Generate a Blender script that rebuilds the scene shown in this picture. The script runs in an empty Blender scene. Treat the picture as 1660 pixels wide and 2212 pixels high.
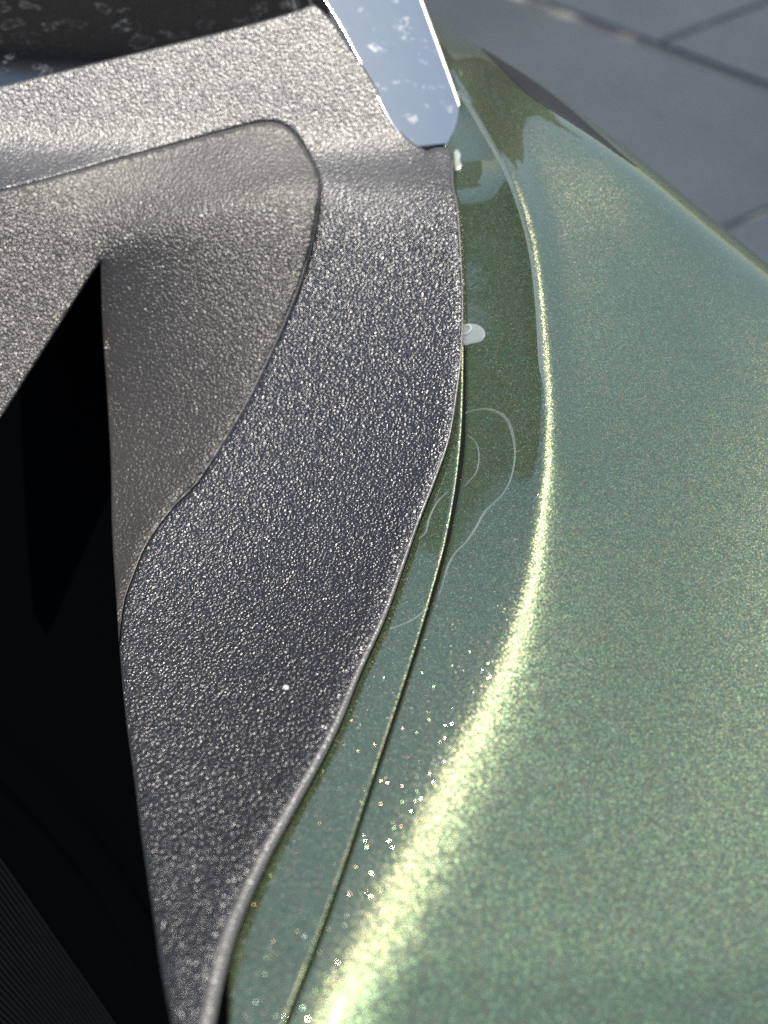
import bpy, math, random
import numpy as np
from mathutils import Vector
from mathutils.geometry import delaunay_2d_cdt
R = math.radians
random.seed(7); rng = np.random.default_rng(7)
sc = bpy.context.scene

# ---------------------------------------------------------------- camera, sky, sun, exposure
FD = 0.22; PITCH = 70.0; LENS = 26.0
CAM = np.array([0.0, -FD*math.cos(R(PITCH)), FD*math.sin(R(PITCH))])
cd = bpy.data.cameras.new('camera'); cam = bpy.data.objects.new('camera', cd)
sc.collection.objects.link(cam); sc.camera = cam
cam.location = CAM; cam.rotation_euler = (R(90-PITCH), 0, 0)
cd.lens = LENS; cd.sensor_width = 36; cd.clip_start = 0.005; cd.clip_end = 400
cd.dof.use_dof = True; cd.dof.focus_distance = 0.215; cd.dof.aperture_fstop = 6.5

SUN_EL, SUN_AZ = 66.0, 0.0          # azimuth to the right of straight ahead (+Y)
SUN = np.array([math.sin(R(SUN_AZ))*math.cos(R(SUN_EL)), math.cos(R(SUN_AZ))*math.cos(R(SUN_EL)), math.sin(R(SUN_EL))])
w = bpy.data.worlds.new('World'); sc.world = w; w.use_nodes = True
nt = w.node_tree; sky = nt.nodes.new('ShaderNodeTexSky'); sky.sky_type = 'NISHITA'
sky.sun_disc = False; sky.sun_elevation = R(SUN_EL); sky.sun_rotation = R(SUN_AZ)
sky.air_density = 1.2; sky.dust_density = 1.0; sky.ozone_density = 1.2
bg = nt.nodes['Background']; nt.links.new(sky.outputs[0], bg.inputs[0]); bg.inputs[1].default_value = 0.15
sd = bpy.data.lights.new('sun', 'SUN'); sun = bpy.data.objects.new('sun', sd); sc.collection.objects.link(sun)
sd.energy = 3.8; sd.angle = R(0.53); sd.color = (1.0, 0.93, 0.82)
sun.rotation_euler = Vector(-SUN).to_track_quat('-Z', 'Y').to_euler()
sc.view_settings.view_transform = 'Standard'; sc.view_settings.look = 'None'
sc.view_settings.exposure = 0.30; sc.view_settings.gamma = 1.0
sc.cycles.use_denoising = False
sc.cycles.max_bounces = 6

GZ = -0.95                           # ground level
CARLOC = np.array([0.0, 0.0, GZ])

# ---------------------------------------------------------------- rays, curves, normal integration
F = np.array([0, math.cos(R(PITCH)), -math.sin(R(PITCH))]); U = np.array([0, math.sin(R(PITCH)), math.cos(R(PITCH))])
K = 36/2212
def ray(u, v):
    u = np.asarray(u, float); v = np.asarray(v, float)
    a = (u-830)*K/LENS; b = (1106-v)*K/LENS
    return np.stack([a, b*U[1]+F[1], b*U[2]+F[2]], -1)
def point(u, v, d): return CAM + ray(u, v)*np.asarray(d)[..., None]
def on_z(u, v, z):
    r = ray(u, v); return CAM + r*((z-CAM[2])/r[..., 2])[..., None]
def unit(a): return a/np.linalg.norm(a, axis=-1, keepdims=True)
def halfv(u, v): return unit(unit(-ray(u, v))+SUN)
def smooth(pts, step=10.0, closed=False):
    P = np.array(pts, float)
    if closed: Q = np.vstack([P[-1], P, P[0], P[1]])
    else: Q = np.vstack([2*P[0]-P[1], P, 2*P[-1]-P[-2]])
    out = []
    for i in range(1, len(Q)-2):
        p0, p1, p2, p3 = Q[i-1:i+3]
        n = max(1, int(round(np.linalg.norm(p2-p1)/step)))
        for k in range(n):
            t = k/n
            out.append(0.5*((2*p1)+(-p0+p2)*t+(2*p0-5*p1+4*p2-p3)*t*t+(-p0+3*p1-3*p2+p3)*t**3))
    if not closed: out.append(Q[-2])
    return np.array(out)
def line(a, b, step=10.0):
    a = np.array(a, float); b = np.array(b, float); n = max(1, int(round(np.linalg.norm(b-a)/step)))
    return np.array([a+(b-a)*k/n for k in range(n+1)])
def join(*cs):
    out = [cs[0]]
    for c in cs[1:]:
        if np.linalg.norm(out[-1][-1]-c[0]) < 1e-3: c = c[1:]
        out.append(c)
    P = np.vstack(out)
    if np.linalg.norm(P[0]-P[-1]) < 1e-3: P = P[:-1]
    return P
def seg_dist(P, C, closed=False):
    """unsigned distance, signed (left of travel positive in image x-right,y-down => sign from cross)"""
    A = C; B = np.roll(C, -1, 0)
    if not closed: A = A[:-1]; B = B[:-1]
    best = np.full(len(P), 1e9); sg = np.ones(len(P))
    for i in range(len(A)):
        d = B[i]-A[i]; L = d@d
        if L < 1e-9: continue
        t = np.clip(((P-A[i])@d)/L, 0, 1)
        q = P-(A[i]+t[:, None]*d); dd = np.hypot(q[:, 0], q[:, 1])
        m = dd < best-1e-9
        best = np.where(m, dd, best); cr = d[0]*q[:, 1]-d[1]*q[:, 0]
        sg = np.where(m, np.sign(cr), sg)
    return best, sg
def inside(P, C):
    x, y = P[:, 0], P[:, 1]; r = np.zeros(len(P), bool)
    A = C; B = np.roll(C, -1, 0)
    for (x0, y0), (x1, y1) in zip(A, B):
        if y0 == y1: continue
        c = ((y0 > y) != (y1 > y)) & (x < (x1-x0)*(y-y0)/(y1-y0)+x0)
        r ^= c
    return r
def sstep(a, b, x):
    t = np.clip((x-a)/(b-a), 0, 1); return t*t*(3-2*t)

GS = 8.0
GU = np.arange(-320, 2080, GS); GV = np.arange(-320, 2560, GS)
UU, VV = np.meshgrid(GU, GV)
GP = np.stack([UU.ravel(), VV.ravel()], -1)
def dct_poisson(gx, gy):
    """least-squares surface for forward differences gx (H,W-1), gy (H-1,W)"""
    H, W = gx.shape[0], gy.shape[1]
    f = np.zeros((H, W))
    f[:, :-1] += gx; f[:, 1:] -= gx; f[:-1] += gy; f[1:] -= gy
    f = -f
    def dct(a):
        n = a.shape[0]; b = np.concatenate([a, a[::-1]], 0); c = np.fft.fft(b, axis=0)[:n]
        return (c*np.exp(-1j*math.pi*np.arange(n)/(2*n))[:, None]).real
    def idct(a):
        n = a.shape[0]; c = np.zeros((2*n, a.shape[1]), complex)
        e = np.exp(1j*math.pi*np.arange(n)/(2*n))[:, None]
        c[:n] = a*e; c[n+1:] = np.conj(c[1:n][::-1])
        return np.fft.ifft(c, axis=0)[:n].real
    g = dct(dct(f).T).T
    ly = 2*np.cos(math.pi*np.arange(H)/H)-2; lx = 2*np.cos(math.pi*np.arange(W)/W)-2
    den = ly[:, None]+lx[None, :]; den[0, 0] = 1; g = -(-g)/den; g[0, 0] = 0
    return idct(idct(g.T).T)
_H, _W = len(GV), len(GU)
_den = (2-2*np.cos(math.pi*np.arange(_H)/_H))[:, None]+(2-2*np.cos(math.pi*np.arange(_W)/_W))[None, :]; _den[0, 0] = 1e-3
def _dct(a):
    n = a.shape[0]; c = np.fft.fft(np.concatenate([a, a[::-1]], 0), axis=0)[:n]
    return (c*np.exp(-1j*math.pi*np.arange(n)/(2*n))[:, None]).real
def _idct(a):
    n = a.shape[0]; c = np.zeros((2*n, a.shape[1]), complex); c[:n] = a*np.exp(1j*math.pi*np.arange(n)/(2*n))[:, None]; c[n+1:] = np.conj(c[1:n][::-1])
    return np.fft.ifft(c, axis=0)[:n].real
def pinv(f): return _idct(_idct((_dct(_dct(f).T).T/(_den+0.002))).T).T
def integrate(N, anchor, depth, W=None, pinW=None, pinD=None, iters=90):
    """depth along the ray (so that P = CAM + ray*D) whose normals come closest to N (H,W,3)"""
    r = ray(UU, VV)
    nr = np.sum(N*r, -1)
    lim = -0.10*np.linalg.norm(r, axis=-1)
    nr = np.minimum(nr, lim)
    ru = np.array([K/LENS, 0, 0]); rv = np.array([0, -U[1]*K/LENS, -U[2]*K/LENS])
    lu = -(N@ru)/nr*GS; lv = -(N@rv)/nr*GS
    L = dct_poisson(-(lu[:, 1:]+lu[:, :-1])/2, -(lv[1:]+lv[:-1])/2)
    # sign check: make the result's gradient agree
    if np.sum((L[:, 1:]-L[:, :-1])*(lu[:, 1:]+lu[:, :-1])) + np.sum((L[1:]-L[:-1])*(lv[1:]+lv[:-1])) < 0: L = -L
    if W is not None:                # weighted refinement: only the real surface counts
        gx = (lu[:, 1:]+lu[:, :-1])/2; gy = (lv[1:]+lv[:-1])/2
        wx = np.minimum(W[:, 1:], W[:, :-1]); wy = np.minimum(W[1:], W[:-1])
        pw = 0 if pinW is None else pinW
        def adj(ax, ay):
            f = np.zeros(W.shape); f[:, 1:] += ax; f[:, :-1] -= ax; f[1:] += ay; f[:-1] -= ay; return f
        def A(x): return adj(wx*(x[:, 1:]-x[:, :-1]), wy*(x[1:]-x[:-1])) + pw*x
        b = adj(wx*gx, wy*gy) + (0 if pinW is None else pw*np.log(pinD))
        def pre(r_):                 # inverse Laplacian
            z = pinv(r_); return z
        x = L + (0 if pinW is None else float(np.sum(pinW*(np.log(pinD)-L))/np.sum(pinW)))
        r_ = b-A(x); z = pre(r_); p_ = z; rz = np.sum(r_*z)
        for _ in range(iters):
            Ap = A(p_); al = rz/np.sum(p_*Ap); x = x+al*p_; r_ = r_-al*Ap; z = pre(r_); rz2 = np.sum(r_*z); p_ = z+(rz2/rz)*p_; rz = rz2
        L = x
        if pinW is not None: return np.exp(L)
    D = np.exp(L); return D*depth/bicubic(D, np.array([anchor[0]]), np.array([anchor[1]]))[0]
def bicubic(A, u, v):
    x = (u-GU[0])/GS; y = (v-GV[0])/GS
    i = np.clip(np.floor(x).astype(int), 1, A.shape[1]-3); j = np.clip(np.floor(y).astype(int), 1, A.shape[0]-3)
    tx = x-i; ty = y-j
    def wt(t): return (-(t**3)/2+t*t-t/2, 1.5*t**3-2.5*t*t+1, -1.5*t**3+2*t*t+t/2, (t**3-t*t)/2)
    wx, wy = wt(tx), wt(ty); s = 0
    for a in range(4):
        for b in range(4): s = s+wy[a]*wx[b]*A[j+a-1, i+b-1]
    return s
def from_offsets(ox, oy):
    """normal = half vector tilted by (ox right, oy away from camera) tangents"""
    H = halfv(UU, VV); N = H+np.stack([ox, oy, np.zeros_like(ox)], -1); return unit(N)

# ---------------------------------------------------------------- traced curves
TOP = smooth([(-90,208),(0,186),(200,137),(400,88),(550,50),(655,18),(676,8)])
EDGE_UP = smooth([(676,8),(700,26),(722,52),(748,92),(790,150),(830,218),(858,270),(886,303),(922,326)])
EDGE_R = smooth([(922,326),(950,318),(976,330),(980,400),(990,450),(997,550),(1001,650),(999,750),(988,850),(971,950),(940,1040),
                 (905,1130),(870,1230),(830,1340),(780,1450),(735,1560),(690,1650),(640,1740),(590,1830),(542,1930),(505,2020),(477,2120),(452,2240),(440,2300)])
EDGE_L = smooth([(218,565),(222,700),(232,850),(240,1000),(243,1150),(252,1300),(260,1420),(272,1550),(290,1680),(305,1800),(320,1900),(335,2000),(350,2100),(372,2212),(388,2300)])
ARM = smooth([(-90,1040),(0,907),(60,812),(130,702),(180,622),(218,565)])
SEAM = smooth([(-90,432),(0,412),(100,388),(250,345),(400,306),(500,279),(550,267),(590,264),(620,275),(650,305),(670,340),(688,378),(691,415),(683,480),(670,545),
               (645,625),(610,712),(570,800),(530,880),(480,962),(430,1040),(380,1092),(340,1142),(310,1192),(290,1242),(272,1292),(264,1340),(258,1392)])
RIDGE = smooth([(940,60),(985,180),(1040,262),(1100,370),(1140,480),(1163,620),(1176,760),(1184,880),(1180,1000),(1168,1120),(1146,1260),(1105,1400),(1050,1520),(985,1640),(915,1780),(850,1900),(780,2040),(715,2190),(640,2380)])
GAP = smooth([(1004,742),(1004,820),(1003,900),(998,985),(985,1080),(965,1180),(935,1290),(902,1400),(868,1505),(830,1620),(790,1740),(757,1840),(718,1950),(678,2060),(640,2155),(612,2230),(590,2300)])
SIL = smooth([(880,-90),(905,0),(985,70),(1080,128),(1165,178),(1260,246),(1390,348),(1520,455),(1660,570),(1800,690),(1960,830)])
FOLD = smooth([(200,1500),(196,900),(200,680),(215,580),(262,520),(345,482),(430,452),(530,420),(640,398),(720,388),(820,390),(900,385),(1000,372),(1250,350)])

# ---------------------------------------------------------------- depth fields
def rim_a(v): return 0.0008+0.0012*sstep(900, 1500, v)+0.0008*sstep(1500, 2000, v)
def rim_w(v): return 24+22*sstep(900, 1500, v)+16*sstep(1500, 2000, v)
# fender
d, s = seg_dist(GP, RIDGE); q = (d*-s).reshape(UU.shape)       # travel is downwards: right side
if q[np.argmin(abs(GV-1200)), np.argmin(abs(GU-1600))] < 0: q = -q
qv, qu = np.gradient(q, GS); gl = np.hypot(qu, qv)+1e-6; qu /= gl; qv /= gl
wid = 8+48*sstep(820, 2050, VV)
g = np.where(q < 0, 0.34*np.tanh(q/wid)-0.05*sstep(0, -400, q), 0.27*np.tanh(q/(wid*1.2)) - 0.12*sstep(200, 750, q)*(1-sstep(1400, 2200, VV)) + 0.07*sstep(1300, 2000, VV)*sstep(60, 160, q))
upf = 1-sstep(500, 1000, VV)
g = g + upf*np.where(q > 0, 0.10*np.tanh(q/30.0), 0)
ox = g*qu; oy = -g*qv
along = (0.12+0.50*(1-sstep(700, 1450, VV))*np.exp(-(q/50)**2))*(1-sstep(2020, 2170, VV))                # the crest never quite faces the sun, only its flakes do
ox += along*qv*1.0; oy += along*qu
oy += 0.10*(q < 60)*(1-sstep(-60, 60, VV-770-1.15*(UU-1010)))
ds_, ss_ = seg_dist(GP, SIL); ds_ = (ds_*ss_).reshape(UU.shape)
if ds_[np.argmin(abs(GV-1200)), np.argmin(abs(GU-1600))] < 0: ds_ = -ds_
dv, du = np.gradient(ds_, GS); dl = np.hypot(du, dv)+1e-6; du /= dl; dv /= dl
fall = 0.5*np.exp(-np.maximum(ds_, 0)/26.0)*(ds_ > -400) + 0.10*np.exp(-np.maximum(ds_, 0)/200.0)
ox -= fall*du; oy += fall*dv
# soft wave running down from the windscreen corner
wave = np.exp(-((ds_-185-0.10*(VV-300))/45)**2)*(1-sstep(500, 1100, VV))*0.26
ox += wave*0.7; oy += -wave*0.4
DF = integrate(from_offsets(ox, oy), (1000, 1000), 0.2185)
DF = DF + 0.021*(1-sstep(200, 450, VV))*(1-sstep(970, 1180, UU))      # the wing dives under the metal strip

# trim
d, s = seg_dist(GP, FOLD); fo = (d*s).reshape(UU.shape)
if fo[np.argmin(abs(GV-1200)), np.argmin(abs(GU-500))] < 0: fo = -fo      # positive = below the fold
fv, fu = np.gradient(fo, GS); fl = np.hypot(fu, fv)+1e-6; fu /= fl; fv /= fl
LX = np.interp(VV, EDGE_L[:, 1], EDGE_L[:, 0]); RX = np.interp(VV, EDGE_R[:, 1], EDGE_R[:, 0])
p = np.clip((UU-LX)/np.maximum(RX-LX, 60), -0.5, 1.5)
below = sstep(-20, 45, fo)
mx = -(0.20+0.26*p) ; my = -0.50*(1-sstep(420, 1050, VV))-0.08
shelf = 0.06
ox = below*mx + (1-below)*(-0.05); oy = below*my + (1-below)*(-0.10)
dip = np.exp(-((UU-735)/120)**2-((VV-295)/70)**2)*0.09      # shallow dish in the shelf
ox += dip*0.6; oy -= dip*0.9
TRIM_ALL = join(TOP, EDGE_UP, EDGE_R, line(EDGE_R[-1], EDGE_L[-1]), EDGE_L[::-1], ARM[::-1], line(ARM[0], TOP[0]))
WT = np.where(inside(GP, TRIM_ALL), 1.0, 0.004).reshape(UU.shape)
INS_ALL = join(SEAM, EDGE_L[EDGE_L[:, 1] < 1385][::-1], ARM[::-1], line(ARM[0], SEAM[0]))
WI = inside(GP, INS_ALL).reshape(UU.shape)
DT = integrate(from_offsets(ox, oy), (900, 1000), 0.217, np.where(WI & (below > 0.3), 0.004, WT))
vv = np.arange(-320, 2560, GS); ex = np.interp(np.clip(vv, 330, 2300), EDGE_R[:, 1], EDGE_R[:, 0])
diff = bicubic(DF, ex, np.clip(vv, 330, 2300)) - bicubic(DT, ex, np.clip(vv, 330, 2300)) - 0.0022 - rim_a(vv)
k = np.exp(-np.linspace(-2.5, 2.5, 31)**2); k /= k.sum()
diff = np.convolve(np.pad(diff, 15, mode='edge'), k, 'valid')
DT = DT+diff[:, None]
# insert: same body, but its lower triangle leans further to the camera
dS, sS = seg_dist(GP, SEAM[np.argmax(SEAM[:, 0]):]); dS = dS.reshape(UU.shape)
soft = np.sqrt(dS**2+40**2)-40
ix = below*(-0.48)+(1-below)*(-0.05); iy = below*(-0.85+0.55*sstep(650, 1300, VV))+(1-below)*(-0.10)
ix += dip*0.6; iy -= dip*0.9
_sd, _ = seg_dist(GP, SEAM); _sd = _sd.reshape(UU.shape)
DI = integrate(from_offsets(ix, iy), None, None, np.where(WI, 1.0, 0.002), 0.10*np.exp(-(_sd/9)**2), DT-0.0009*sstep(480, 800, VV)-0.0002)

# ---------------------------------------------------------------- mesh helpers
def new_obj(name, verts, faces, mat, parent=None, smoothf=True, kind=None):
    me = bpy.data.meshes.new(name)
    base = CARLOC if parent is not None and parent.get('car') else np.zeros(3)
    if parent is not None and parent.get('origin_car'): base = CARLOC
    me.from_pydata([tuple(x) for x in (np.asarray(verts)-base)], [], [tuple(int(i) for i in f) for f in faces]); me.update()
    if smoothf: me.polygons.foreach_set('use_smooth', [True]*len(me.polygons))
    me.materials.append(mat)
    o = bpy.data.objects.new(name, me); sc.collection.objects.link(o)
    if parent is not None: o.parent = parent
    if kind: o['kind'] = kind
    if parent is not None and (parent.get('car') or parent.get('origin_car')): o['origin_car'] = 1
    return o
def patch(name, C, depth, mat, parent, r=10.0, drop=0.0012, skirt=0.006, step=9.0, rough_edge=0.0, extra=None):
    """a panel with rounded, turned-down edges; C closed outline, depth(u,v) -> depth"""
    C = np.asarray(C, float)
    seg = np.roll(C, -1, 0)-np.roll(C, 1, 0)
    area = 0.5*np.sum(C[:, 0]*np.roll(C[:, 1], -1)-np.roll(C[:, 0], -1)*C[:, 1])
    nrm = np.stack([-seg[:, 1], seg[:, 0]], -1); nrm /= np.linalg.norm(nrm, axis=1, keepdims=True)+1e-9
    if area < 0: nrm = -nrm
    pts = [C]
    for f in (0.06, 0.2, 0.42, 0.7, 1.0, 1.5):
        Q = C+nrm*r*f; dd, _ = seg_dist(Q, C, True); ok = inside(Q, C) & (dd > r*f*0.93)
        pts.append(Q[ok])
    lo = C.min(0); hi = C.max(0)
    gx, gy = np.meshgrid(np.arange(lo[0], hi[0], step), np.arange(lo[1], hi[1], step))
    gx = gx+(np.arange(gx.shape[0]) % 2)[:, None]*step/2
    G = np.stack([gx.ravel(), gy.ravel()], -1); G = G[inside(G, C)]
    dd, _ = seg_dist(G, C, True); pts.append(G[dd > r*1.5+step*0.5])
    P = np.vstack(pts); n = len(C)
    out = delaunay_2d_cdt([Vector(x) for x in P], [(i, (i+1) % n) for i in range(n)], [list(range(n))], 1, 1e-4)
    V2 = np.array([tuple(x) for x in out[0]]); T = [list(f) for f in out[2]]
    dd, _ = seg_dist(V2, C, True); x = np.clip(dd/r, 0, 1)
    bend = drop*(1-np.sqrt(np.clip(1-(1-x)**2, 0, 1)))
    D = depth(V2[:, 0], V2[:, 1])+bend
    if extra is not None: D = D+extra(V2)
    V3 = point(V2[:, 0], V2[:, 1], D)
    # skirt
    cnt = {}
    for f in T:
        for a, b in zip(f, f[1:]+f[:1]):
            cnt.setdefault((min(a, b), max(a, b)), []).append((a, b))
    bd = [e[0] for e in cnt.values() if len(e) == 1]
    vid = sorted({i for e in bd for i in e}); cent = {}
    low = len(V3); mp = {i: low+j for j, i in enumerate(vid)}
    L3 = point(V2[vid, 0], V2[vid, 1], D[vid]+skirt)
    V3 = np.vstack([V3, L3])
    fl = []
    r0 = V3[T[0][0]]; nn = np.cross(V3[T[0][1]]-r0, V3[T[0][2]]-r0); flip = nn @ (r0-CAM) > 0
    for f in T: fl.append(f[::-1] if flip else f)
    for a, b in bd:
        q4 = [b, a, mp[a], mp[b]]; fl.append(q4[::-1] if flip else q4)
    return new_obj(name, V3, fl, mat, parent)
def ribbon(name, curve, radii, depth, mat, parent, lift=0.0, seg=8, zs=0.5):
    """a low bead following a traced line"""
    C = np.asarray(curve, float); n = len(C)
    D = depth(C[:, 0], C[:, 1])-lift; P = point(C[:, 0], C[:, 1], D)
    T = unit(np.gradient(P, axis=0)); Vd = unit(CAM-P); S = unit(np.cross(T, Vd)); 
    rad = np.interp(np.linspace(0, 1, n), np.linspace(0, 1, len(radii)), radii)
    V = []; Fc = []
    for i in range(n):
        for k_ in range(seg):
            a = 2*math.pi*k_/seg; V.append(P[i]+rad[i]*(S[i]*math.cos(a)+Vd[i]*zs*math.sin(a)))
    for i in range(n-1):
        for k_ in range(seg):
            a = i*seg+k_; b = i*seg+(k_+1) % seg; Fc.append((a, b, b+seg, a+seg))
    Fc.append(tuple(range(seg))[::-1]); Fc.append(tuple((n-1)*seg+i for i in range(seg)))
    return new_obj(name, np.array(V), Fc, mat, parent)
def box(name, x0, x1, y0, y1, z0, z1, mat, parent=None, bev=0.0):
    V = [(x, y, z) for x in (x0, x1) for y in (y0, y1) for z in (z0, z1)]
    Fc = [(0,1,3,2),(4,6,7,5),(0,4,5,1),(2,3,7,6),(0,2,6,4),(1,5,7,3)]
    o = new_obj(name, np.array(V, float), Fc, mat, parent, smoothf=False)
    return o

# ---------------------------------------------------------------- materials
class NT:
    def __init__(s, name):
        s.m = bpy.data.materials.new(name); s.m.use_nodes = True; s.t = s.m.node_tree; s.b = s.t.nodes['Principled BSDF']
        s.co = s.n('ShaderNodeTexCoord').outputs['Object']
    def n(s, typ, **kw):
        x = s.t.nodes.new(typ)
        for k_, v_ in kw.items(): setattr(x, k_, v_)
        return x
    def l(s, a, b): s.t.links.new(a, b)
    def val(s, sock, v_):
        if hasattr(v_, 'links') or isinstance(v_, bpy.types.NodeSocket): s.l(v_, sock)
        else: sock.default_value = v_
    def math(s, op, a, b=0.0, c=None, clamp=False):
        x = s.n('ShaderNodeMath', operation=op, use_clamp=clamp); s.val(x.inputs[0], a); s.val(x.inputs[1], b)
        if c is not None: s.val(x.inputs[2], c)
        return x.outputs[0]
    def vec(s, op, a, b=(0,0,0), scale=None):
        x = s.n('ShaderNodeVectorMath', operation=op); s.val(x.inputs[0], a); s.val(x.inputs[1], b)
        if scale is not None: s.val(x.inputs['Scale'], scale)
        return x.outputs[0]
    def mix(s, f, a, b):
        x = s.n('ShaderNodeMix', data_type='RGBA'); s.val(x.inputs[0], f); s.val(x.inputs[6], a); s.val(x.inputs[7], b); return x.outputs[2]
    def noise(s, scale, detail=2.0, rough=0.5, co=None, out='Fac'):
        x = s.n('ShaderNodeTexNoise'); s.l(co or s.co, x.inputs['Vector']); x.inputs['Scale'].default_value = scale
        x.inputs['Detail'].default_value = detail; x.inputs['Roughness'].default_value = rough; return x.outputs[out]
    def vor(s, scale, feature='F1', co=None, out='Distance', smooth=None):
        x = s.n('ShaderNodeTexVoronoi', feature=feature); s.l(co or s.co, x.inputs['Vector']); x.inputs['Scale'].default_value = scale
        if smooth is not None: x.inputs['Smoothness'].default_value = smooth
        return x.outputs[out]
    def ramp(s, f, stops):
        x = s.n('ShaderNodeValToRGB'); s.l(f, x.inputs[0]); e = x.color_ramp.elements
        while len(e) < len(stops): e.new(0.5)
        for el, (p_, c_) in zip(e, stops): el.position = p_; el.color = (c_, c_, c_, 1) if not isinstance(c_, tuple) else (*c_, 1)
        return x.outputs[0]
    def range(s, v_, a, b, c, d_):
        x = s.n('ShaderNodeMapRange'); s.val(x.inputs[0], v_)
        for i, q_ in enumerate((a, b, c, d_)): x.inputs[i+1].default_value = q_
        return x.outputs[0]
    def bump(s, h, dist, strength=1.0, normal=None):
        x = s.n('ShaderNodeBump'); s.l(h, x.inputs['Height']); x.inputs['Distance'].default_value = dist; x.inputs['Strength'].default_value = strength
        if normal is not None: s.l(normal, x.inputs['Normal'])
        return x.outputs[0]
    def set(s, **kw):
        for k_, v_ in kw.items(): s.val(s.b.inputs[k_.replace('_', ' ')], v_)

def plastic(name, base=(0.035, 0.034, 0.034), rough=0.36, depth=0.00022, spec=0.5, scale=780, dust_sheen=0.05, top=0.0):
    s = NT(name)
    warp = s.vec('ADD', s.co, s.vec('SCALE', s.noise(900, 1, out='Color'), scale=0.0009))
    v1 = s.vor(scale, 'SMOOTH_F1', warp, smooth=0.35)
    v2 = s.vor(scale*2.3, 'F1', warp)
    h = s.math('ADD', s.math('MULTIPLY', s.math('POWER', v1, 1.3), -1.0), s.math('MULTIPLY', v2, -0.22))
    sp = s.n('ShaderNodeSeparateXYZ'); s.l(s.co, sp.inputs[0]); upper = s.range(sp.outputs[1], 0.100, 0.128, 0.0, 1.0)
    h = s.math('MULTIPLY', h, s.math('SUBTRACT', 1.0, s.math('MULTIPLY', upper, 0.38)))
    h = s.math('MULTIPLY', h, s.range(sp.outputs[1], -0.09, 0.02, 1.7, 1.0))
    h = s.math('ADD', h, s.math('MULTIPLY', s.math('MULTIPLY', s.noise(260, 3), 0.12), s.math('SUBTRACT', 1.0, upper)))
    nrm = s.bump(h, depth*2.2)
    dust_sheen_mask = s.math('MULTIPLY', s.ramp(s.noise(45, 6, 0.65), [(0.30, 0.45), (0.75, 1.0)]), s.math('ADD', s.math('MULTIPLY', upper, top), dust_sheen))  # pale tone over light dust; the top share paints the shelf's sun glare
    col = s.mix(dust_sheen_mask, (*base, 1), (0.42, 0.38, 0.33, 1))
    fl = s.ramp(s.vor(5200, out='Color'), [(0.9, 0.0), (0.97, 1.0)])
    s.set(Base_Color=col, Roughness=s.math('ADD', s.math('MULTIPLY', s.noise(1500, 2), 0.16), s.math('ADD', rough-0.08, s.math('MULTIPLY', upper, 0.09))), Normal=nrm)
    s.b.inputs['Specular IOR Level'].default_value = spec
    return s.m
M_TRIM = plastic('grained_black_plastic', base=(0.012, 0.0117, 0.013), rough=0.23, spec=0.85, scale=1050, depth=0.00014, dust_sheen=0.02, top=0.16)
M_INS = plastic('grained_plastic_reflected_brown', base=(0.032, 0.028, 0.023), rough=0.26, depth=0.00012, spec=0.42, dust_sheen=0.05, scale=1080, top=0.15)  # brown base holds the tone reflected from the surroundings

M_LIP = plastic('smooth_black_plastic_lip', base=(0.05, 0.048, 0.045), rough=0.32, spec=1.0, scale=1400, depth=0.00005, dust_sheen=0.30)  # base lightened to paint in the lip's silver sheen
def paint(name):
    s = NT(name)
    N0 = s.n('ShaderNodeNewGeometry').outputs['Normal']
    def flakes(scale, amp):
        c = s.vor(scale, out='Color'); v = s.vec('SUBTRACT', c, (0.5, 0.5, 0.5))
        return s.n_norm(s.vec('ADD', N0, s.vec('SCALE', v, scale=amp))), c
    s.n_norm = lambda x: s.vec('NORMALIZE', x)
    nf, cf = flakes(4400, 0.30)
    nb, cb = flakes(2700, 0.55)
    sep = s.n('ShaderNodeSeparateColor'); s.l(cb, sep.inputs[0])
    big = s.math('MULTIPLY', s.math('GREATER_THAN', sep.outputs[0], 0.72), s.math('LESS_THAN', s.vor(2700), 0.24))
    nrm = s.n('ShaderNodeMix', data_type='VECTOR'); s.l(big, nrm.inputs[0]); s.l(nf, nrm.inputs[4]); s.l(nb, nrm.inputs[5])
    # fine hue scatter of the mica
    hsv = s.n('ShaderNodeHueSaturation'); hsv.inputs['Color'].default_value = (0.104, 0.144, 0.070, 1)
    sep2 = s.n('ShaderNodeSeparateColor'); s.l(cf, sep2.inputs[0])
    s.l(s.range(sep2.outputs[1], 0, 1, 0.36, 0.62), hsv.inputs['Hue']); s.l(s.range(sep2.outputs[2], 0, 1, 0.75, 1.25), hsv.inputs['Value'])
    rain = s.n('ShaderNodeHueSaturation'); rain.inputs['Color'].default_value = (0.9, 0.35, 0.3, 1); s.l(sep.outputs[2], rain.inputs['Hue'])
    col = s.mix(big, hsv.outputs[0], s.mix(0.45, rain.outputs[0], s.mix(sep.outputs[1], (0.8, 0.62, 0.25, 1), (0.40, 0.85, 0.50, 1))))
    s.set(Base_Color=col, Metallic=0.76, Roughness=s.math('SUBTRACT', 0.32, s.math('MULTIPLY', big, 0.17)), Normal=nrm.outputs[1])
    s.b.inputs['Coat Weight'].default_value = 1.0; s.b.inputs['Coat Roughness'].default_value = 0.035; s.b.inputs['Coat IOR'].default_value = 1.75
    s.l(s.bump(s.noise(420, 2), 0.000012), s.b.inputs['Coat Normal'])
    return s.m
M_PAINT = paint('green_metallic_paint')

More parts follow.
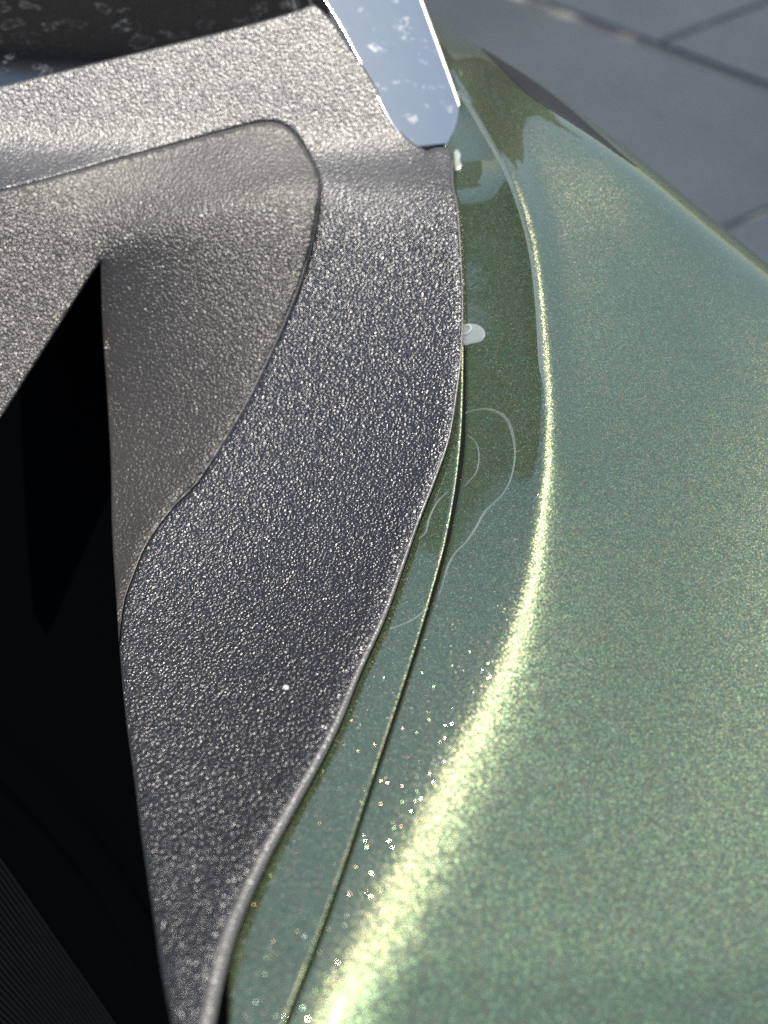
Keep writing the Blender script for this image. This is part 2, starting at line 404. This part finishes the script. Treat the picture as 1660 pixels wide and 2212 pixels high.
def simple(name, col, rough=0.5, metal=0.0, spec=0.5, bump=None, coat=0.0):
    s = NT(name); s.set(Base_Color=(*col, 1), Roughness=rough, Metallic=metal); s.b.inputs['Specular IOR Level'].default_value = spec
    if bump: s.set(Normal=s.bump(s.noise(bump[0], 4), bump[1]))
    s.b.inputs['Coat Weight'].default_value = coat
    return s.m
def metal_trim():
    s = NT('satin_metal_with_dried_drops')
    drops = s.ramp(s.noise(160, 3, 0.6), [(0.60, 0.0), (0.72, 1.0)])
    fine = s.ramp(s.noise(700, 2, 0.6), [(0.55, 0.0), (0.75, 1.0)])
    dirt = s.math('MULTIPLY', drops, s.math('ADD', s.math('MULTIPLY', fine, 0.5), 0.35))
    s.set(Base_Color=s.mix(dirt, (0.50, 0.515, 0.48, 1), (0.60, 0.60, 0.58, 1)), Metallic=s.math('SUBTRACT', 1.0, s.math('MULTIPLY', dirt, 0.5)),
          Roughness=s.math('ADD', 0.15, s.math('MULTIPLY', dirt, 0.4)), Normal=s.bump(s.noise(90, 2), 0.0001))
    return s.m
M_METAL = metal_trim()
def glass():
    s = NT('dark_glass_with_water_spots')
    co = s.vec('ADD', s.co, s.vec('SCALE', s.noise(110, 4, out='Color'), scale=0.018))
    v = s.vor(75, 'F1', co)
    ring = s.ramp(v, [(0.22, 0.12), (0.30, 1.0), (0.34, 0.0)])
    sel = s.n('ShaderNodeSeparateColor'); s.l(s.vor(75, 'F1', co, out='Color'), sel.inputs[0])
    ring = s.math('MULTIPLY', ring, s.math('MULTIPLY', sel.outputs[0], s.ramp(s.noise(500, 4, 0.7), [(0.42, 0.0), (0.65, 0.8)])))
    speck = s.math('MULTIPLY', s.ramp(s.noise(900, 3, 0.7), [(0.58, 0.0), (0.72, 1.0)]), s.ramp(s.noise(60, 3, 0.6), [(0.4, 0.05), (0.7, 0.6)]))
    m = s.math('MINIMUM', s.math('ADD', s.math('MULTIPLY', ring, 0.40), s.math('MULTIPLY', speck, 0.16)), 1.0)
    s.set(Base_Color=s.mix(m, (0.006, 0.007, 0.009, 1), (0.40, 0.42, 0.42, 1)), Roughness=s.math('ADD', 0.02, s.math('MULTIPLY', m, 0.5)))
    return s.m
M_EDGE = simple('polished_edge', (0.62, 0.59, 0.56), 0.38, metal=0.9)
M_GLASS = glass()
M_DARK = simple('shaded_black_rubber', (0.0004, 0.0007, 0.0010), 1.0, spec=0.03)  # near-black base carries the shade of the deep door gap
M_RIB = simple('ribbed_black_rubber', (0.0022, 0.0025, 0.0025), 0.6, spec=0.12)
M_GAP = simple('black_sealant', (0.004, 0.006, 0.007), 0.7, spec=0.2)
M_DARK_REFL = simple('dark_reflection', (0.010, 0.009, 0.011), 0.55, bump=(900, 0.0001))
def film_mat(name='clear_protective_film', tint=(0.75,0.80,0.82), amount=0.10, rough=0.08):
    s = NT(name)
    tr = s.n('ShaderNodeBsdfTransparent'); tr.inputs[0].default_value = (0.97, 0.98, 0.97, 1)
    mixs = s.n('ShaderNodeMixShader'); s.set(Base_Color=(*tint, 1), Roughness=rough)
    s.l(s.bump(s.noise(500, 3), 0.00003), s.b.inputs['Normal'])
    mixs.inputs[0].default_value = amount
    out = s.t.nodes['Material Output']; s.l(tr.outputs[0], mixs.inputs[1]); s.l(s.b.outputs[0], mixs.inputs[2]); s.l(mixs.outputs[0], out.inputs[0])
    return s.m
M_FILM = film_mat()
M_BEAD = film_mat('dried_glue', (0.6, 0.66, 0.66), 0.13, 0.35)
M_STAIN = film_mat('thin_glue_film', (0.10, 0.14, 0.10), 0.10, 0.3)
M_CURL = film_mat('peeled_film', (0.75, 0.78, 0.78), 0.32, 0.2)
M_GLINT = simple('painted_glint', (0.85, 0.85, 0.70), 0.25, metal=0.6, coat=1.0)
M_DUST = simple('pale_dust_crumb', (0.75, 0.72, 0.66), 0.6)

# ---------------------------------------------------------------- the car
car = bpy.data.objects.new('car', None); sc.collection.objects.link(car); car.location = CARLOC; car['car'] = 1
car['label'] = 'green metallic car seen close at its grained black mirror trim, metal strip and wing'
car['category'] = 'car'
fD = lambda off=0.0: (lambda u, v: bicubic(DF, u, v)+off)
tD = lambda off=0.0: (lambda u, v: bicubic(DT, u, v)+off)
iD = lambda off=0.0: (lambda u, v: bicubic(DI, u, v)+off)

def offset_curve(C, a):
    C = np.asarray(C, float); t = np.gradient(C, axis=0); t /= np.linalg.norm(t, axis=1, keepdims=True)
    n = np.stack([-t[:, 1], t[:, 0]], -1); return C+n*(a[:, None] if np.ndim(a) else a)
# trim: outer cover and insert, parted by the seam
i0 = 0
seam_out = offset_curve(SEAM, -0.8); seam_in = offset_curve(SEAM, 0.9)
below_seam_L = EDGE_L[EDGE_L[:, 1] > 1400]
outer = join(TOP, EDGE_UP, EDGE_R, line(EDGE_R[-1], EDGE_L[-1]), below_seam_L[::-1], seam_out[::-1], line(seam_out[0], TOP[0]))
def rim_r(V2):
    d_, _ = seg_dist(V2, EDGE_R); w_ = rim_w(V2[:, 1]); a_ = rim_a(V2[:, 1])
    x_ = np.clip(1-d_/w_, 0, 1); e_, _ = seg_dist(V2, EDGE_L); y_ = np.clip(1-e_/40, 0, 1)*sstep(1300, 1500, V2[:, 1])
    return a_*x_**2.0 + 0.0008*y_**2
trim = patch('mirror_trim', outer, tD(), M_TRIM, car, r=8, drop=0.0009, skirt=0.005, step=8, extra=rim_r)
insL = EDGE_L[EDGE_L[:, 1] < 1385]
inner = join(seam_in, insL[::-1], ARM[::-1], line(ARM[0], seam_in[0]))
def rim_i(V2):
    d_, _ = seg_dist(V2, SEAM); x_ = np.clip(1-d_/24, 0, 1); return 0.0008*x_**2*sstep(380, 600, V2[:, 1])
insert = patch('trim_insert', inner, iD(), M_INS, trim, r=7, drop=0.0006, skirt=0.010, step=8, extra=rim_i)
_e = EDGE_R[(EDGE_R[:, 1] > 345) & (EDGE_R[:, 1] < 2290)]; _kr = [0.00028, 0.00028, 0.00036, 0.00050, 0.0008, 0.00125, 0.0015, 0.0016]
_rr = np.interp(np.linspace(0, 1, len(_e)), np.linspace(0, 1, len(_kr)), _kr)
ribbon('edge_lip', offset_curve(_e, _rr/0.000135*0.9), _kr, lambda u, v: tD()(u, v)+rim_a(v)*0.72, M_LIP, trim, lift=0.0, seg=14, zs=0.75)
_e2 = SEAM[(SEAM[:, 0] < 672) & (SEAM[:, 1] > 560) & (SEAM[:, 1] < 1330)]
ribbon('edge_lip', offset_curve(_e2, 2.5), [0.0001, 0.00020, 0.00034, 0.00034, 0.00030, 0.0001], iD(0.0005), M_LIP, insert, lift=0.0, seg=10, zs=1.0)
insert['label'] = 'browner inner cover inside the curved seam, reflected tone in its base'

# painted panels
gw = np.interp(GAP[:, 1], [742, 850, 980, 1100, 1400, 1850, 2300], [2, 5, 8.5, 7, 5, 4, 4])
gap_r = offset_curve(GAP, -gw/2); gap_l = offset_curve(GAP, gw/2)
up_left = line((1004, 738), (965, 700)); 
fen = join(gap_r[::-1], line(gap_r[0], (1004, 736)), line((1004, 736), (940, 700)), line((940, 700), (900, 200)), line((900, 200), (862, -60)), line((862, -60), SIL[0]), SIL, line(SIL[-1], (1960, 2460)), line((1960, 2460), gap_r[-1]))
fender = patch('wing', fen, fD(), M_PAINT, car, r=7, drop=0.0007, skirt=0.012, step=9)
fender['label'] = 'front wing in sparkling green metallic paint'
LB = smooth([(492,2300),(492,2212),(493,2080)]); 
lowleft = join(line((950, 736), (1000, 736)), gap_l, line(gap_l[-1], (492, 2300)), LB, smooth([(493,2080),(530,1880),(640,1660),(760,1400),(880,1100),(940,900),(950,736)]))
door = patch('pillar_panel', lowleft, fD(0.0001), M_PAINT, car, r=7, drop=0.0008, skirt=0.012, step=9)
# seal at the bottom of the gap
gp = join(offset_curve(GAP, -gw*0.9-3), offset_curve(GAP, gw*0.9+3)[::-1])
patch('panel_gap_seal', gp, fD(0.0022), M_GAP, fender, r=3, drop=0.0004, skirt=0.002, step=12)

# clear film over the wing beside the gap
FILM_R = smooth([(1004,330),(1040,345),(1100,420),(1132,520),(1150,640),(1160,760),(1165,880),(1160,1000),(1148,1120),(1122,1250)])
BEAD = smooth([(1006,892),(1040,885),(1070,889),(1096,908),(1110,945),(1113,990),(1104,1035),(1085,1070),(1050,1105),(1030,1140),(1010,1170),(985,1195),(968,1225),(958,1260),(948,1290)], 6)
ribbon('dried_glue_line', BEAD, [0.0003, 0.0006, 0.0004, 0.0003, 0.0006, 0.0004, 0.0001], fD(), M_BEAD, fender, lift=0.00003, zs=0.25)
B2 = smooth([(1010,940),(1028,955),(1036,985),(1030,1020),(1014,1040),(1004,1052)], 6)
ribbon('dried_glue_line', B2, [0.0002, 0.0003, 0.0003, 0.0002], fD(), M_BEAD, fender, lift=0.00003, zs=0.25)
B3 = smooth([(968,1062),(945,1085),(928,1120),(920,1150),(905,1165)], 6)
ribbon('dried_glue_line', B3, [0.0002, 0.0003, 0.0002], fD(), M_BEAD, door, lift=0.00003, zs=0.25)
B4 = smooth([(845,1358),(880,1345),(905,1330),(925,1312)], 6)
ribbon('dried_glue_line', B4, [0.0002, 0.0003, 0.0003], fD(), M_BEAD, door, lift=0.00003, zs=0.25)
patch('glue_film', join(BEAD, line(BEAD[-1], (985, 1110), 20), line((985, 1110), (1003, 1000), 20), line((1003, 1000), BEAD[0], 20)), fD(-0.00006), M_STAIN, fender, r=2, drop=0.00002, skirt=0.00003, step=12)
# film edge line above
FE = smooth([(990,196),(1020,238),(1050,290),(1085,352),(1112,420),(1136,500),(1152,580),(1163,680),(1170,780),(1180,840),(1183,890)], 8)
ribbon('film_edge', FE, [0.0009, 0.0010, 0.0007, 0.0005, 0.0006, 0.0008, 0.0010, 0.0004], fD(), M_BEAD, fender, lift=0.0001, zs=0.4)
CURL = smooth([(1000,706),(1018,699),(1040,706),(1049,722),(1040,738),(1016,744),(1002,746)], 5, closed=True)
patch('curled_film_flake', CURL, fD(-0.0007), M_CURL, fender, r=10, drop=0.0006, skirt=0.0002, step=5)
ribbon('curled_film_rim', smooth([(1003,722),(1012,719),(1018,710),(1014,702),(1006,703)], 3), [0.0002, 0.0004, 0.0003], fD(), M_CURL, fender, lift=0.0012, zs=1.0)

REFL_SLIVER = smooth([(1040,104),(1092,134),(1159,178),(1224,228),(1284,280),(1357,344),(1376,360),(1340,336),(1284,297),(1230,262),(1186,234),(1132,196),(1085,150)], 6, closed=True)
patch('dark_reflection_patch', REFL_SLIVER, fD(-0.0006), M_DARK_REFL, fender, r=6, drop=0.0005, skirt=0.003, step=8)  # dark patch standing in for a dark reflection along the wing edge
# metal strip beside the window
def _at(u_, v_, f): return point(np.array([float(u_)]), np.array([float(v_)]), f(np.array([float(u_)]), np.array([float(v_)])))[0]
pA, pB = _at(715, 30, tD(0.0022)), _at(885, 308, tD(0.0016)); _d = unit(pB-pA)
n3 = np.array([0.28, -0.22, 0.93]); n3 = unit(n3-_d*(n3@_d)); print('strip normal', n3)
def plane_depth(u, v): return ((pA-CAM)@n3)/(ray(u, v)@n3)
_ev = np.arange(-60, 318, 20.0); _eu = np.interp(_ev, [-60, 0, 250, 318], [887, 908, 1001, 990]); print('clear of wing mm', (1000*(fD()(_eu, _ev)-plane_depth(_eu, _ev))).round(1))
_eu = np.interp(_ev, EDGE_UP[:, 1], EDGE_UP[:, 0]); print('under trim mm', (1000*(plane_depth(_eu, _ev)-tD()(_eu, _ev))).round(1))
strip = join(line((640, -60), (700, 0)), smooth([(700, 0), (745, 75), (800, 180), (840, 260), (880, 312), (904, 318)]), line((904, 318), (988, 309)), line((988, 309), (990, 296)), line((990, 296), (1001, 250)), line((1001, 250), (982, 200)), line((982, 200), (887, -60)), line((887, -60), (640, -60)))
strip_o = patch('metal_strip', strip, plane_depth, M_METAL, car, r=4, drop=0.0005, skirt=0.0035, step=14)
ribbon('strip_edge', join(line((890, -50), (908, 0)), line((908, 0), (983, 205)), line((983, 205), (997, 247))), [0.0010, 0.0011, 0.0009], plane_depth, M_EDGE, strip_o, lift=-0.0006, zs=0.9)
CH = smooth([(988,322),(996,332),(994,345),(999,356),(993,366),(984,372),(980,350),(981,330)], 4, closed=True)
patch('glint_blob', CH, fD(-0.0012), M_GLINT, fender, r=6, drop=0.0016, skirt=0.002, step=4)  # pale glossy blob standing in for a sun glint

# side window
wn = unit(np.array([0.02, 0.19, 1.0])); w0 = point(np.array([300.]), np.array([110.]), tD(0.014)(np.array([300.]), np.array([110.])))[0]
def win_depth(u, v): return ((w0-CAM)@wn)/(ray(u, v)@wn)
winC = join(line((-120, -80), (700, -80)), line((700, -80), (716, 62)), line((716, 62), (-120, 240)), line((-120, 240), (-120, -80)))
win = patch('window_glass', winC, win_depth, M_GLASS, car, r=4, drop=0.0004, skirt=0.004, step=20)
for xa, wd in ((612, 9), (648, 7)):
    fr = join(line((xa, -80), (xa+wd, -80)), line((xa+wd, -80), (xa+wd+28, 40)), line((xa+wd+28, 40), (xa+28, 40)), line((xa+28, 40), (xa, -80)))
    patch('window_rail', fr, lambda u, v: win_depth(u, v)-0.003, M_METAL, win, r=3, drop=0.001, skirt=0.003, step=8)

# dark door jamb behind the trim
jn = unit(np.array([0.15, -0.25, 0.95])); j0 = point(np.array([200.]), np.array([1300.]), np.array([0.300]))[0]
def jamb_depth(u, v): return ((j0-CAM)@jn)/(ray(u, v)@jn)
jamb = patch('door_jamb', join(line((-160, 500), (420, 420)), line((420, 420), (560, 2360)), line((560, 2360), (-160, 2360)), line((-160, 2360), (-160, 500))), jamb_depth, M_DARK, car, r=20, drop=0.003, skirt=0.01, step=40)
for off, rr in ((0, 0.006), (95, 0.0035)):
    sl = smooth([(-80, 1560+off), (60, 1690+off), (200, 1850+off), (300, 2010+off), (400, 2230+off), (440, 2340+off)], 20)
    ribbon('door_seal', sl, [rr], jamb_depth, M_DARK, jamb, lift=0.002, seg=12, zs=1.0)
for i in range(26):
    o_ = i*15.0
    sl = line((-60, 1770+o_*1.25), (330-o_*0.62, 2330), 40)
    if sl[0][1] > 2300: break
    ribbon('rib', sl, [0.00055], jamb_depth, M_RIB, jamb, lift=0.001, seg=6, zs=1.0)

# crumbs and specks lying on the trim
def crumb(px, py, r_mm, dep, parent, m=M_DUST):
    c = point(np.array([float(px)]), np.array([float(py)]), dep(np.array([float(px)]), np.array([float(py)])))[0]+np.array([0, 0, r_mm*0.0004])
    V = []; Fc = []; nseg, nr = 7, 4
    for i in range(nr+1):
        for k_ in range(nseg):
            th = math.pi*i/nr; ph = 2*math.pi*k_/nseg; q_ = 1+0.35*(random.random()-0.5)
            V.append(c+r_mm*0.001*q_*np.array([math.sin(th)*math.cos(ph)*1.2, math.sin(th)*math.sin(ph), math.cos(th)*0.7]))
    for i in range(nr):
        for k_ in range(nseg):
            a = i*nseg+k_; b = i*nseg+(k_+1) % nseg; Fc.append((a, b, b+nseg, a+nseg))
    return new_obj('dust_crumb', np.array(V), Fc, m, parent)
crumb(619, 1486, 0.75, tD(), trim)
for px, py, r_ in [(272,516,.5),(283,508,.4),(300,498,.35),(436,468,.5),(446,462,.4),(571,457,.5),(585,455,.5),(560,462,.35),(632,480,.4),(644,474,.3),(579,520,.35),(230,752,.4),(403,652,.35),(395,655,.3)]:
    crumb(px, py, r_, iD(), insert)
for px, py, r_ in [(989,460,.3),(994,565,.35),(999,610,.3),(950,395,.25)]: crumb(px, py, r_, tD(), trim)
ribbon('smear_edge', smooth([(345,466),(380,461),(420,455),(440,462),(456,470)], 5), [0.0002, 0.0004, 0.0002], iD(), M_BEAD, insert, lift=0.0001)
ribbon('smear_edge', smooth([(272,520),(290,500),(318,480),(345,468)], 5), [0.0002, 0.0004, 0.0002], iD(), M_BEAD, insert, lift=0.0001)

# ---------------------------------------------------------------- paving
def slab_mat():
    s = NT('slate_paving')
    n1 = s.noise(3.0, 5, 0.6); n2 = s.noise(60, 5, 0.65)
    oi = s.n('ShaderNodeObjectInfo').outputs['Random']
    f = s.math('ADD', s.math('MULTIPLY', n1, 0.7), s.math('MULTIPLY', n2, 0.3))
    col = s.mix(s.ramp(f, [(0.35, 0.0), (0.65, 1.0)]), (0.017, 0.029, 0.038, 1), (0.044, 0.062, 0.074, 1))
    hs = s.n('ShaderNodeHueSaturation'); s.l(col, hs.inputs['Color']); s.l(s.range(oi, 0, 1, 0.88, 1.1), hs.inputs['Value'])
    s.set(Base_Color=hs.outputs[0], Roughness=0.6, Normal=s.bump(s.math('ADD', n2, n1), 0.004)); return s.m
M_SLAB = slab_mat()
def ground_mat():
    s = NT('sandy_joint_bed'); s.set(Base_Color=s.mix(s.ramp(s.noise(4, 5, 0.7), [(0.48, 0.0), (0.62, 1.0)]), (0.045, 0.05, 0.055, 1), (0.30, 0.29, 0.25, 1)), Roughness=0.9); return s.m
pave = new_obj('pavement', np.array([(-40,-40,GZ-0.006),(40,-40,GZ-0.006),(40,60,GZ-0.006),(-40,60,GZ-0.006)], float), [(0,1,2,3)], ground_mat(), None, False, 'structure')
def g2(px, py): return on_z(np.array([float(px)]), np.array([float(py)]), GZ)[0][:2]
A1, A2 = g2(1180, 12), g2(1660, 190); B1, B2_ = g2(1560, 495), g2(1660, 452); E1 = g2(1405, 100)
e1 = (A2-A1)/np.linalg.norm(A2-A1); e2 = (B2_-B1)/np.linalg.norm(B2_-B1)
Mi = np.linalg.inv(np.stack([e1, e2], 1))
def ab(p_): return Mi@(p_-A1)
bA = ab(B1)[0]; bE = ab(E1)[0]
def slab(a0, a1, b0, b1, j=0.004):
    cs = [(a0+j, b0+j), (a1-j, b0+j), (a1-j, b1-j), (a0+j, b1-j)]
    V = []
    for i, (a_, b_) in enumerate(cs):
        p_ = A1+e1*a_+e2*b_; V.append((p_[0], p_[1]))
    c = np.mean(V, 0); top = [c+(np.array(v_)-c)*0.992 for v_ in V]; dz = random.uniform(-.001, .001)
    VV3 = [(x, y, GZ-0.03) for x, y in V]+[(x, y, GZ-0.004) for x, y in V]+[(x, y, GZ+dz) for x, y in top]
    Fc = [(0,1,2,3)[::-1]]+[(i, (i+1) % 4, 4+(i+1) % 4, 4+i) for i in range(4)]+[(4+i, 4+(i+1) % 4, 8+(i+1) % 4, 8+i) for i in range(4)]+[(8,9,10,11)]
    return new_obj('paving_slab', np.array(VV3), Fc, M_SLAB, pave, False)
bw = 1.05
for row in range(-2, 4):
    base_ = bE if row % 2 == 0 else bA; b0 = row*bw
    for c_ in range(-3, 4): slab(base_+c_*1.15-0.0, base_+(c_+1)*1.15, b0+(0.012 if row == 0 else 0), b0+bw-(0.012 if row == -1 else 0))

# ---------------------------------------------------------------- unseen houses added for the paint and the glass to mirror
def brick_mat():
    s_ = NT('brown_brick'); b = s_.n('ShaderNodeTexBrick'); sep = s_.n('ShaderNodeSeparateXYZ'); s_.l(s_.co, sep.inputs[0]); cb = s_.n('ShaderNodeCombineXYZ')
    s_.l(sep.outputs[0], cb.inputs[0]); s_.l(sep.outputs[2], cb.inputs[1]); s_.l(cb.outputs[0], b.inputs['Vector']); b.inputs['Scale'].default_value = 4.0
    b.inputs['Color1'].default_value = (0.34, 0.22, 0.11, 1); b.inputs['Color2'].default_value = (0.42, 0.28, 0.15, 1); b.inputs['Mortar'].default_value = (0.45, 0.38, 0.28, 1)
    s_.set(Base_Color=b.outputs[0], Roughness=0.9); return s_.m
M_BRICK = brick_mat()
M_ROOF = simple('roof_tiles', (0.05, 0.04, 0.035), 0.8); M_PANE = simple('window_pane', (0.02, 0.03, 0.04), 0.05); M_FR = simple('white_frame', (0.7, 0.7, 0.68), 0.5)
def added_house(label, az, dist, w0, w1, h, ridge, floors, wins):
    e = bpy.data.objects.new('added_house', None); sc.collection.objects.link(e); e['label'] = label; e['category'] = 'added_house'; e['group'] = 'unseen houses added for reflections'
    e.location = (math.sin(R(az))*dist, math.cos(R(az))*dist, GZ); e.rotation_euler = (0, 0, -R(az))
    box('wall', w0, w1, 0, 7, -0.02, h, M_BRICK, e)
    V = np.array([(w0-.4, -.4, h), (w1+.4, -.4, h), (w1+.4, 7.4, h), (w0-.4, 7.4, h), (w0+2, 3.5, h+ridge), (w1-2, 3.5, h+ridge)], float)
    new_obj('roof', V, [(0,1,5,4), (1,2,5), (2,3,4,5), (3,0,4), (3,2,1,0)], M_ROOF, e, False)
    for xw in wins:
        for zw in floors:
            f_ = box('window', xw, xw+1.1, -0.06, -0.002, zw, zw+1.2, M_FR, e)
            box('pane', xw+0.08, xw+1.02, -0.075, -0.062, zw+0.08, zw+1.12, M_PANE, f_)
added_house('unseen low brown brick building added straight ahead for the paint to mirror', 0, 9.0, -5.6, 3.0, 3.7, 1.5, (1.0,), (-4.4, -0.6))
added_house('unseen tall brown brick building added on the left for the paint to mirror', -54, 10.0, -5.0, 1.7, 6.22, 0.25, (1.0, 4.2), (-3.6, -1.0))
